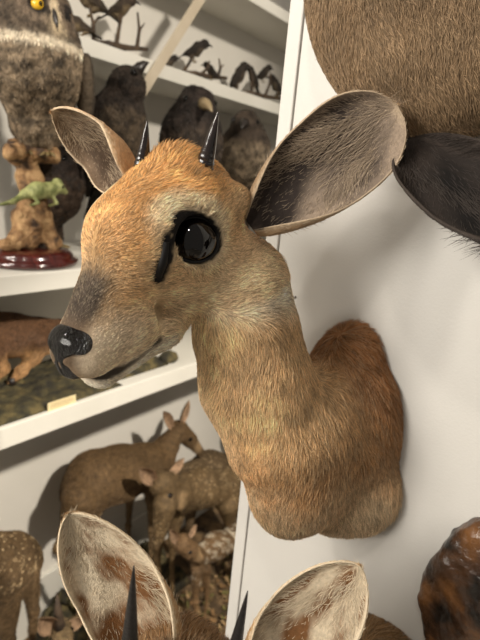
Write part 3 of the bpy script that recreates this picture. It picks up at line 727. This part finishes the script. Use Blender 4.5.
    Fc += [(0, 5, 6, 1), (1, 6, 7, 2), (2, 7, 8, 3), (3, 8, 9, 4), (20, 21, 26, 25), (21, 22, 27, 26), (22, 23, 28, 27), (23, 24, 29, 28)]
    V = np.array(V); mesh_obj('tail', V, Fc, M_feather, root, smooth=False, cols={'coat': np.tile(cd_*.6, (len(V), 1))})
    return root

def branch(name, pts, r, mat, label, cat, twigs=(), parent=None, rough=.0):
    S = Sdf(max(r*.32, .0022)); S.chain(pts, k=r*.6)
    for tw in twigs: S.chain(tw, k=r*.5)
    P, Q = S.mesh(rough=(lambda G: (rough*noise(G, .35/r, 5)).astype(np.float32)) if rough else None)
    return tag(mesh_obj(name, P, Q, mat), label, cat)

# owl on a driftwood perch
cbase = np.array([-1.195, .672, 1.252])
base = Geo().lathe(cbase, [(.0, 0), (.108, 0), (.118, .006), (.120, .013), (.112, .020), (.106, .024), (.106, .029), (.100, .036), (.085, .040), (0, .041)], 56).build('display_base', M_base)
tag(base, 'round polished mahogany display base under the pale driftwood', 'display base')
cz = cbase+[0, 0, .038]
pts = [(*(cz+[0, -.01, .03]), .040), (*(cz+[.01, .0, .09]), .038), (*(cz+[.0, .012, .17]), .030), (*(cz+[-.01, .0, .22]), .026), (*(cz+[-.015, -.01, .245]), .028)]
branch('driftwood_perch', pts, .02, M_bark, 'gnarled pale driftwood stump on the round mahogany base below the owl', 'driftwood',
       twigs=[[(*(cz+[0, -.03, .03]), .030), (*(cz+[.02, -.075, .015]), .016)], [(*(cz+[.02, .03, .08]), .024), (*(cz+[.03, .05, .02]), .020)],
              [(*(cz+[-.02, -.01, .23]), .026), (*(cz+[.03, .045, .24]), .022)], [(*(cz+[.0, -.02, .235]), .024), (*(cz+[.04, -.06, .235]), .020)]], rough=.006)
bird(cz+[.02, .018, .236], .368, math.radians(-38), 'large grey-brown mottled owl with yellow eyes and pale collar on a driftwood perch, upper left', 'owl', lean=78,
     back=(72, 62, 51), belly=(122, 106, 86), head=(86, 74, 61), owl=True, headr=.185, headturn=.75, spread=.11, name='mounted_owl', slim=1.5, collar=True, beak=M_beak)
# chameleon
S = Sdf(.003); ch0 = cz+np.array([.045, 0, .145])
S.chain([(*(ch0+[0, -.035, -.004]), .012), (*(ch0+[.004, -.005, .006]), .020), (*(ch0+[0, .03, .008]), .018), (*(ch0+[0, .055, .016]), .013), (*(ch0+[0, .075, .006]), .007)], k=.01)
S.ell(ch0+[0, .052, .028], (.006, .014, .012), k=.006)
S.chain([(*(ch0+[0, -.035, -.004]), .009), (*(ch0+[.01, -.07, -.022]), .006), (*(ch0+[.012, -.105, -.03]), .0035)], k=.006)
for dy in (-.02, .03):
    S.chain([(*(ch0+[.012, dy, -.004]), .006), (*(ch0+[.02, dy+.008, -.022]), .004), (*(ch0+[.0, dy, -.03]), .004)], k=.004)
P, Q = S.mesh(); lz = empty('chameleon', ch0, 'small pale green chameleon lying across the driftwood under the owl', 'chameleon')
mesh_obj('body', P, Q, M_green, lz); Geo().ball(ch0+[.012, .06, .018], .0045, nu=12, nv=8).build('eye', M_eye, lz)

# raptors on the middle shelf
SH2 = 1.252
GR = 'dark raptors on the middle shelf'
bird((-1.27, .985, SH2+.15), .43, math.radians(5), 'dark brown falcon with its beak tilted upward, standing behind the far ear', 'bird of prey', GR, 72, (50, 41, 34), (78, 66, 52), headr=.12, headturn=.9, slim=.9, beakup=1.6, name='mounted_raptor')
bird((-1.13, .965, SH2+.0), .25, math.radians(-20), 'rounded brown partridge-like bird crouching below the falcon', 'bird', None, 30, (92, 70, 50), (140, 112, 82), headr=.12, slim=1.15, name='mounted_partridge')
bird((-1.20, 1.245, SH2+.10), .47, math.radians(-25), 'blackish brown hawk between the two short horns', 'bird of prey', GR, 74, (44, 36, 31), (62, 52, 43), headr=.125, slim=1.1, name='mounted_raptor', beak=M_beakp)
bird((-1.20, 1.57, SH2+.12), .43, math.radians(-60), 'pale brown streaky buzzard seen from behind beside the near horn', 'bird of prey', GR, 70, (94, 80, 65), (112, 98, 80), head=(62, 52, 43), headr=.12, slim=1.15, name='mounted_raptor')
bird((-1.38, 1.80, SH2+.14), .41, math.radians(-30), 'dark hawk half hidden behind the pale buzzard', 'bird of prey', GR, 72, (58, 44, 36), (86, 68, 52), headr=.125, name='mounted_raptor')
bird((-1.20, 1.93, SH2+.14), .33, math.radians(-70), 'small mottled dark falcon at the panel edge', 'bird of prey', GR, 72, (60, 48, 40), (96, 80, 62), headr=.13, name='mounted_raptor')
bird((-1.36, .84, SH2+.01), .33, math.radians(15), 'dark brown hawk beside the driftwood perch, under the far ear', 'bird of prey', GR, 66, (44, 34, 27), (64, 50, 38), headr=.13, slim=1.1, name='mounted_raptor')
for i, (x, y, h_) in enumerate(((-1.27, .985, .145), (-1.22, 1.005, .05), (-1.20, 1.245, .095), (-1.20, 1.57, .115), (-1.38, 1.80, .135), (-1.20, 1.93, .135))):
    if i == 1: continue
    o = Geo().lathe((x, y, SH2), [(0, 0), (.06, 0), (.058, .012), (.03, .02), (.022, .03), (.026, h_), (0, h_+.004)], 20).build('perch_block', M_barkd)
    tag(o, ['turned dark perch under the falcon with upturned beak', '', 'turned dark perch under the blackish hawk', 'turned dark perch under the pale buzzard', 'turned dark perch under the half hidden hawk', 'turned dark perch under the small falcon at the panel edge'][i], 'perch', 'perches on the middle shelf')

# songbirds on the upper shelf
SH1 = 1.845; GS = 'small birds on the upper shelf'
def twigset(y0, y1, label, seed, n=4, X=-1.37, hmax=.13):
    g = np.random.default_rng(seed); pts = [(X, y0, SH1+.012, .012), (X+.02, (y0*2+y1)/3, SH1+.03, .011), (X-.01, (y0+2*y1)/3, SH1+.045, .009), (X, y1, SH1+.06, .006)]; tw = []
    for i in range(n):
        t = (i+.5)/n; y = y0+(y1-y0)*t; z = SH1+.015+.045*t; hh = g.uniform(.6, 1)*hmax; dy = g.uniform(-.04, .05)
        tw.append([(X, y, z, .007), (X+.01, y+dy*.5, z+hh*.5, .005), (X, y+dy, z+hh, .003)])
        tw.append([(X+.01, y+dy*.5, z+hh*.5, .004), (X, y+dy*.5+.03, z+hh*.8, .002)])
    return branch('bird_branch', pts, .007, M_barkd, label, 'branch', tw)
twigset(1.32, 1.62, 'dark low branch under the left songbirds of the upper shelf', 1, 3, hmax=.09)
twigset(1.64, 2.05, 'dark forked branch by the panel edge on the upper shelf', 2, 4, hmax=.12)
twigset(.95, 1.2, 'thin branching twig on the upper shelf right of the owl', 3, 3, hmax=.16)
for (px, py, h_, hd_, ln, lab) in (
        (193, 62, .115, 62, 32, 'small dark songbird standing clear on a twig, highest of the row'),
        (166, 72, .08, 30, 30, 'little dark songbird close to the slanting strip'),
        (236, 92, .13, 60, 62, 'slim dark songbird leaning upright beside the forked twig'),
        (212, 80, .085, 200, 40, 'small brown songbird low behind the shelf edge, left of the slim one'),
        (253, 90, .10, 250, 60, 'small dark bird on the forked branch, tail raised'),
        (262, 82, .095, 70, 45, 'dark little bird on top of the forked branch'),
        (276, 98, .11, 240, 50, 'dark songbird tucked against the panel edge')):
    p = onX(px, py, -1.37)
    bird(p, h_, math.radians(hd_), lab, 'songbird', GS, ln, (42, 36, 31), (72, 62, 50), res=h_/22, headr=.15, slim=.8, name='songbird', barring=False, tail=.45)
for (px, py, h_, hd_, ln, lab) in ((92, 17, .13, 235, 30, 'brown songbird perched on the left twig right of the owl head'),
                                   (118, 22, .11, 60, 35, 'small brown songbird at the top of the left twig'),
                                   (82, 38, .09, 250, 20, 'brown finch low on the shelf right behind the owl')):
    p = onX(px, py, -1.37); bird(p, h_, math.radians(hd_), lab, 'songbird', GS, ln, (60, 50, 40), (96, 82, 62), res=h_/22, headr=.15, slim=.85, name='songbird', barring=False, tail=.45)

# ------------------------------------------------------------------ four-legged animals
def leafear(root, b, tip, face, w, col_o, col_i, name='ear'):
    b = np.array(b, float); tip = np.array(tip, float); a = unit(tip-b); L = np.linalg.norm(tip-b); n = np.array(face, float); n = unit(n-a*(n@a)); s_ = np.cross(a, n)
    V = []; C = []; nu, nv = 9, 12
    for side in (0, 1):
        for j in range(nv):
            t = j/(nv-1); ww = w*(.45+.55*math.sin(math.pi/2*min(t/.4, 1)) if t < .4 else math.cos(math.pi/2*((t-.4)/.6)**1.4)+.02)
            for i in range(nu):
                u = -1+2*i/(nu-1); V.append(b+a*L*t+s_*ww*u+n*(ww*(.9*u*u-.6)+side*.002)); C.append(col_i*(1.0 if abs(u) < .8 else 1.5) if side else col_o)
    F = []; k = nu*nv
    for j in range(nv-1):
        for i in range(nu-1): q = j*nu+i; F += [(q, q+1, q+nu+1, q+nu), (k+q, k+q+nu, k+q+nu+1, k+q+1)]
        for i in (0, nu-1): q = j*nu+i; F.append((q, q+nu, k+q+nu, k+q))
    for i in range(nu-1): q = (nv-1)*nu+i; F.append((q, q+1, k+q+1, k+q))
    return mesh_obj(name, V, F, M_hide, root, cols={'coat': np.clip(np.array(C), .003, 1)})
def quadruped(name, label, cat, spine, neck, head, legs, ears, col, spots=False, group=None, face=(1, -.2, 0), hips=0, belly=None, mask=None, res=.007, nose=True, tail=None, streak=False, ground=FLOOR+.02):
    S = Sdf(res); S.chain(spine, k=.04); S.chain(neck, k=.03); S.chain(head, k=.012)
    nl = []
    for lg in legs:                     # hooves stand on the ground
        z0, ze = lg[0][2], lg[-1][2]; gz = ground+lg[-1][3]*.6; k = (z0-gz)/max(z0-ze, 1e-3)
        nl.append([(p[0], p[1], gz+(p[2]-ze)*k, p[3]*(.68 if i else 1)) for i, p in enumerate(lg)])
    legs = nl
    for lg in legs: S.chain(lg, k=.018)
    if tail: S.chain(tail, k=.015)
    P, Q = S.mesh(); z = P[:, 2]; c0 = srgb(*col); c = np.tile(c0, (len(P), 1)); zs = np.mean([p[2] for p in spine]); rs = max(p[3] for p in spine)
    c = lerp(c, np.array(belly if belly is not None else c0*1.35), ss(zs-rs*.3, zs-rs*1.1, z)*.8)
    c = c*(1+.12*noise(P, 7, 12)[:, None]); sp = ss(zs-rs*.6, zs-rs*.1, z)
    hp = np.array([h[:3] for h in head]); dh = np.min(np.linalg.norm(P[:, None]-hp[None], axis=2), 1); sp *= ss(.05, .12, dh)
    hr = head[0][3]; c = lerp(c, srgb(170, 142, 106), ss(hr*1.3, hr*.7, np.linalg.norm(P-(hp[0]*.35+hp[-1]*.65), axis=1))*.55)
    c = lerp(c, srgb(40, 28, 20), ss(.022, .008, np.linalg.norm(P-hp[-1], axis=1))*.5)
    if streak:
        w = ss(.1, .9, noise(P*[1, 1, 2.2], 26, 3))*sp*ss(zs-.02, zs+.01, z); c = lerp(c, srgb(186, 176, 156), w*.8)
    lo = P.min(0); root = empty(name, ((spine[0][0]+spine[-1][0])/2, (spine[0][1]+spine[-1][1])/2, lo[2]), label, cat, group)
    bo = mesh_obj('body', P, Q, M_spotted if spots else M_hide, root, cols={'coat': np.clip(c, .003, 1), 'spot': sp})
    fuzz(bo, P, Q, lerp(c, srgb(190, 166, 128), (rng.random(len(P)) < .10)*sp*.7) if spots else c, 14000, .012, .0007, unit(np.array(spine[0][:3])-np.array(spine[-1][:3])+np.array([0, 0, -.02]))*(1 if neck[0][1] > spine[0][1] else -1)+np.array([0, 0, -.7]), 41)
    for (b, t, w) in ears: leafear(root, b, t, face, w, c0*.8, srgb(138, 112, 88))
    h0 = np.array(head[0][:3]); h1 = np.array(head[-1][:3]); hd = unit(h1-h0); sd = unit(np.cross(hd, [0, 0, 1]))
    m = h0*.72+h1*.28; rr = head[0][3]
    for sg in (1, -1): Geo().ball(m+sd*sg*rr*.86+np.array([0, 0, rr*.15]), rr*.26, nu=14, nv=10).build('eye', M_eye, root)
    if nose: Geo().ball(h1+hd*head[-1][3]*.7+[0, 0, head[-1][3]*.15], head[-1][3]*.7, nu=14, nv=10).build('nose', M_black, root)
    for lg in legs:
        p = np.array(lg[-1][:3]); r = lg[-1][3]; Geo().tube([p+[0, 0, .012], p+[0.0, 0, -r*.9]], [r*1.05, r*1.3], 10).build('hoof', M_beak, root)
    return root

def leg(px, rows, X):
    return [(*onX(x, y, X), r) for (x, y, r) in rows]
def pl(rows, X):                       # a chain of joints in one vertical plane
    return [(*onX(x, y, X+(row[3] if len(row) > 3 else 0)), r) for row in rows for (x, y, r) in [row[:3]]]

# roe doe
Xd = -1.28
quadruped('standing_doe', 'red-brown roe doe standing with pricked ears, largest of the deer under the lowest shelf', 'deer',
    pl([(85, 492, .085), (95, 480, .10), (120, 473, .10), (145, 466, .085), (158, 462, .07)], Xd),
    pl([(155, 462, .06), (168, 445, .042), (176, 432, .034)], Xd),
    pl([(179, 430, .042), (189, 439, .032, .02), (201, 453, .017, .03)], Xd),
    [pl([(150, 478, .05), (150, 500, .026), (151, 535, .014), (150, 575, .011)], Xd+.05), pl([(138, 478, .05), (130, 500, .024), (128, 530, .013), (130, 560, .011)], Xd-.06),
     pl([(80, 500, .065), (66, 530, .034), (58, 542, .02), (72, 560, .014), (92, 590, .012)], Xd+.05), pl([(90, 505, .06), (84, 535, .03), (76, 545, .018), (88, 565, .013), (102, 590, .011)], Xd-.05)],
    [(onX(180, 426, Xd+.01), onX(189, 400, Xd+.01), .022), (onX(172, 428, Xd+.03), onX(163, 411, Xd+.04), .022)],
    (90, 70, 46), belly=srgb(112, 92, 66), face=(1, .1, 0), ground=-.10)
# fawns
Xf = -1.08
quadruped('spotted_fawn', 'brown fawn with large round ears looking at the camera, in front of the doe', 'fawn',
    pl([(178, 495, .075), (200, 488, .075), (225, 488, .075), (236, 495, .07)], Xf-.03),
    pl([(178, 492, .055), (166, 484, .04), (162, 482, .034)], Xf),
    pl([(161, 484, .044), (169, 496, .034, .02), (181, 507, .017, .04)], Xf),
    [pl([(165, 505, .045), (158, 535, .022), (158, 575, .013), (158, 610, .011)], Xf+.03), pl([(178, 505, .04), (172, 540, .02), (172, 575, .013), (172, 610, .011)], Xf-.04),
     pl([(228, 505, .05), (228, 530, .024), (234, 560, .014), (230, 600, .012)], Xf+.03), pl([(236, 505, .05), (240, 530, .024), (244, 560, .014), (240, 600, .012)], Xf-.04)],
    [(onX(154, 482, Xf), onX(139, 468, Xf+.01), .026), (onX(167, 476, Xf), onX(184, 458, Xf), .022)],
    (92, 74, 50), spots=True, group='fawns in the deer group')
quadruped('spotted_fawn', 'fawn with faint pale spots standing behind, its back turned to the panel edge', 'fawn',
    pl([(190, 478, .07), (210, 468, .075), (232, 470, .075)], -1.25),
    pl([(232, 468, .05), (244, 450, .034), (250, 440, .03)], -1.25), pl([(250, 440, .03), (258, 446, .024), (266, 455, .014)], -1.25),
    [pl([(192, 490, .045), (190, 520, .02), (192, 560, .012)], -1.22), pl([(232, 490, .045), (232, 520, .02), (232, 560, .012)], -1.22)],
    [(onX(248, 436, -1.25), onX(246, 420, -1.25), .016)], (84, 68, 48), spots=True, group='fawns in the deer group')
Xs = -.92
quadruped('small_antelope', 'small slender brown antelope with pale silver-streaked back, lowest beside the panel', 'antelope',
    pl([(200, 556, .036), (215, 546, .042), (236, 538, .045), (256, 536, .04)], Xs-.03),
    pl([(198, 556, .03), (190, 550, .024), (186, 545, .022)], Xs), pl([(182, 543, .030), (190, 551, .023, .02), (202, 560, .012, .04)], Xs),
    [pl([(197, 568, .022), (196, 595, .010), (196, 622, .007), (197, 640, .006)], Xs+.01), pl([(205, 568, .022), (207, 595, .010), (204, 622, .007), (205, 640, .006)], Xs-.03),
     pl([(250, 556, .03), (252, 585, .012), (250, 630, .008)], Xs)],
    [(onX(177, 543, Xs), onX(170, 529, Xs+.01), .015), (onX(188, 538, Xs), onX(196, 524, Xs), .013)],
    (96, 74, 50), streak=True, res=.005)
Xl = -1.14
quadruped('spotted_fawn', 'pale-spotted brown fawn cut by the left edge, head out of view', 'fawn',
    pl([(22, 562, .05), (12, 562, .072), (-12, 566, .075), (-40, 562, .07)], Xl), pl([(-42, 556, .05), (-60, 535, .035)], Xl), pl([(-62, 532, .034), (-72, 545, .018)], Xl),
    [pl([(28, 572, .035), (33, 590, .022), (30, 612, .013), (33, 645, .010)], Xl-.04), pl([(8, 580, .045), (4, 605, .03), (6, 625, .018), (2, 660, .012)], Xl+.05),
     pl([(-38, 585, .04), (-40, 620, .02), (-40, 660, .012)], Xl)],
    [(onX(-60, 528, Xl), onX(-64, 512, Xl), .016)], (86, 68, 46), spots=True, group='fawns in the deer group')
# two small heads poking up at the bottom left
for (px, py, lab, c_) in ((60, 630, 'small grey-brown animal with one upright pointed horn at the bottom left', (104, 86, 60)), (98, 620, 'small dark-eared animal crouching left of the lower cream ear', (92, 74, 52))):
    Xq = -.98 if px < 80 else -1.13
    quadruped('small_antelope', lab, 'antelope',
        pl([(px-6, py+36, .036), (px+8, py+39, .038), (px+20, py+42, .034)], Xq-.04), pl([(px-4, py+30, .035), (px, py+10, .026)], Xq),
        pl([(px, py, .030), (px+3, py+9, .022, .03), (px+7, py+20, .012, .05)], Xq), [pl([(px-2, py+50, .02), (px-2, py+90, .010)], Xq), pl([(px+18, py+50, .02), (px+18, py+90, .010)], Xq)],
        [(onX(px-6, py, Xq), onX(px-21, py-12, Xq+.02), .026), (onX(px+5, py-2, Xq), onX(px+22, py-14, Xq+.02), .026)], c_, res=.005)
rt = [o for o in COL.objects if o.get('label', '').startswith('small grey-brown animal')][0]
Geo().tube([onX(60, 628, -.97), onX(58, 612, -.97), onX(57, 594, -.97)], [.015, .011, .002], 14).build('horn', M_barkd, rt)

# fox-like mammal on the lowest shelf
Xx = -1.30; SH3 = .872
quadruped('mounted_fox', 'red-brown fox-like mammal standing on the lowest shelf, cut by the left edge', 'fox',
    pl([(60, 335, .05), (36, 337, .05), (10, 335, .055), (-20, 332, .055), (-45, 330, .05)], Xx), pl([(-45, 328, .04), (-60, 318, .035)], Xx), pl([(-62, 318, .035), (-80, 324, .014)], Xx),
    [pl([(40, 342, .04), (34, 358, .028), (22, 374, .018), (12, 386, .014)], Xx+.05), pl([(55, 345, .035), (58, 365, .02), (62, 385, .014)], Xx-.03), pl([(-10, 345, .035), (2, 362, .022), (-14, 378, .016)], Xx+.05),
     pl([(-45, 345, .03), (-48, 365, .018), (-48, 385, .014)], Xx)],
    [(onX(-60, 312, Xx), onX(-60, 300, Xx), .012)], (92, 66, 46), belly=srgb(156, 120, 80), nose=True, ground=SH3+.024)

# mossy bases on the lowest shelf
def mossbase(y0, y1, x0, x1, h_, label, seed, zb=SH3):
    n, m = 70, 36; Y, X = np.meshgrid(np.linspace(y0, y1, n), np.linspace(x0, x1, m), indexing='ij'); P = np.c_[X.ravel(), Y.ravel(), np.zeros(n*m)]
    u = (Y.ravel()-y0)/(y1-y0)*2-1; v = (X.ravel()-x0)/(x1-x0)*2-1; e = np.clip(1-np.maximum(np.abs(u), np.abs(v))**5, 0, 1)
    P[:, 2] = zb+h_*e*(.75+.18*noise(P, 9, seed)+.12*noise(P, 26, seed+1))
    B = P.copy(); B[:, 2] = zb; k = n*m; F = []
    for i in range(n-1):
        for j in range(m-1): q = i*m+j; F += [(q, q+m, q+m+1, q+1)]
    per = [i*m for i in range(n)]+[(n-1)*m+j for j in range(1, m)]+[i*m+m-1 for i in range(n-2, -1, -1)]+[j for j in range(m-2, 0, -1)]
    for a, b in zip(per, per[1:]+per[:1]): F.append((a, k+a, k+b, b)[::-1])
    F.append(tuple(k+a for a in per))
    return tag(mesh_obj('display_base', np.vstack([P, B]), F, M_moss), label, 'display base')
mossbase(.78, 1.42, -1.475, -1.19, .235, 'raised mossy display base under the standing red-brown doe', 51, FLOOR+.012)
mossbase(.35, .90, -1.40, -1.085, .030, 'long dark mossy display base under the fox-like mammal', 31)
mossbase(.92, 1.13, -1.36, -1.12, .035, 'low dark mossy base under the chin of the central antelope', 35)
S = Sdf(.004); pb = onX(168, 364, -1.14); pb[2] = SH3+.018; S.ell(pb, (.03, .035, .022), k=.01)
P, Q = S.mesh(rough=lambda G: (.003*noise(G, 30, 2)).astype(np.float32)); tag(mesh_obj('moss_clump', P, Q, M_moss), 'small round moss clump alone on the lowest shelf near the throat', 'moss clump')
lb = empty('label_card', (-1.078, .70, SH3), 'cream paper label card standing on the front edge of the lowest shelf', 'label')
a0 = onX(48, 414, -1.078); y0 = a0[1]; y1 = onX(76, 404, -1.078)[1]
bevel(Geo().box((-1.080, y0, SH3), (-1.078, y1, SH3+.024)).build('card', M_paper, lb, smooth=False), .0004)
g = Geo()
for k in range(3): g.box((-1.0782, y0+.008, SH3+.006+k*.0055), (-1.0776, y1-.008-.012*(k == 0), SH3+.0075+k*.0055))
g.build('print_lines', plain('faded_ink', (150, 130, 96), .8), lb, smooth=False)

# forest-floor litter among the deer
g = np.random.default_rng(3); n = 2200
Vs = []; Fs = []; Cs = []
for i in range(n):
    x = g.uniform(-1.16, -.52); y = g.uniform(.3, 2.0); s_ = g.uniform(.008, .022); R = np.array(Euler((g.uniform(-.7, .7), g.uniform(-.7, .7), g.uniform(0, 6.28))).to_matrix())
    p = np.array([[-1, 0, 0], [-.3, .45, .1], [.5, .35, .12], [1, 0, .2], [.5, -.35, .12], [-.3, -.45, .1], [0, 0, -.05]])*s_; V = p@R.T+[x, y, FLOOR+.022+g.uniform(0, .02)]
    V2 = V+[0, 0, .0008]; b = i*14; Vs += [V, V2]; Fs += [(b, b+1, b+6), (b+1, b+2, b+6), (b+2, b+3, b+6), (b+3, b+4, b+6), (b+4, b+5, b+6), (b+5, b, b+6)]
    Fs += [(b+7, b+13, b+8), (b+8, b+13, b+9), (b+9, b+13, b+10), (b+10, b+13, b+11), (b+11, b+13, b+12), (b+12, b+13, b+7)]
    c = srgb(*[(120, 92, 60), (86, 68, 44), (150, 124, 88), (96, 88, 50)][g.integers(4)]); Cs += [c]*14
tag(mesh_obj('leaf_litter', np.vstack(Vs), Fs, M_hide, smooth=False, cols={'coat': np.array(Cs)}), 'brown dry leaf litter spread under the deer group', 'leaf litter', kind='stuff')
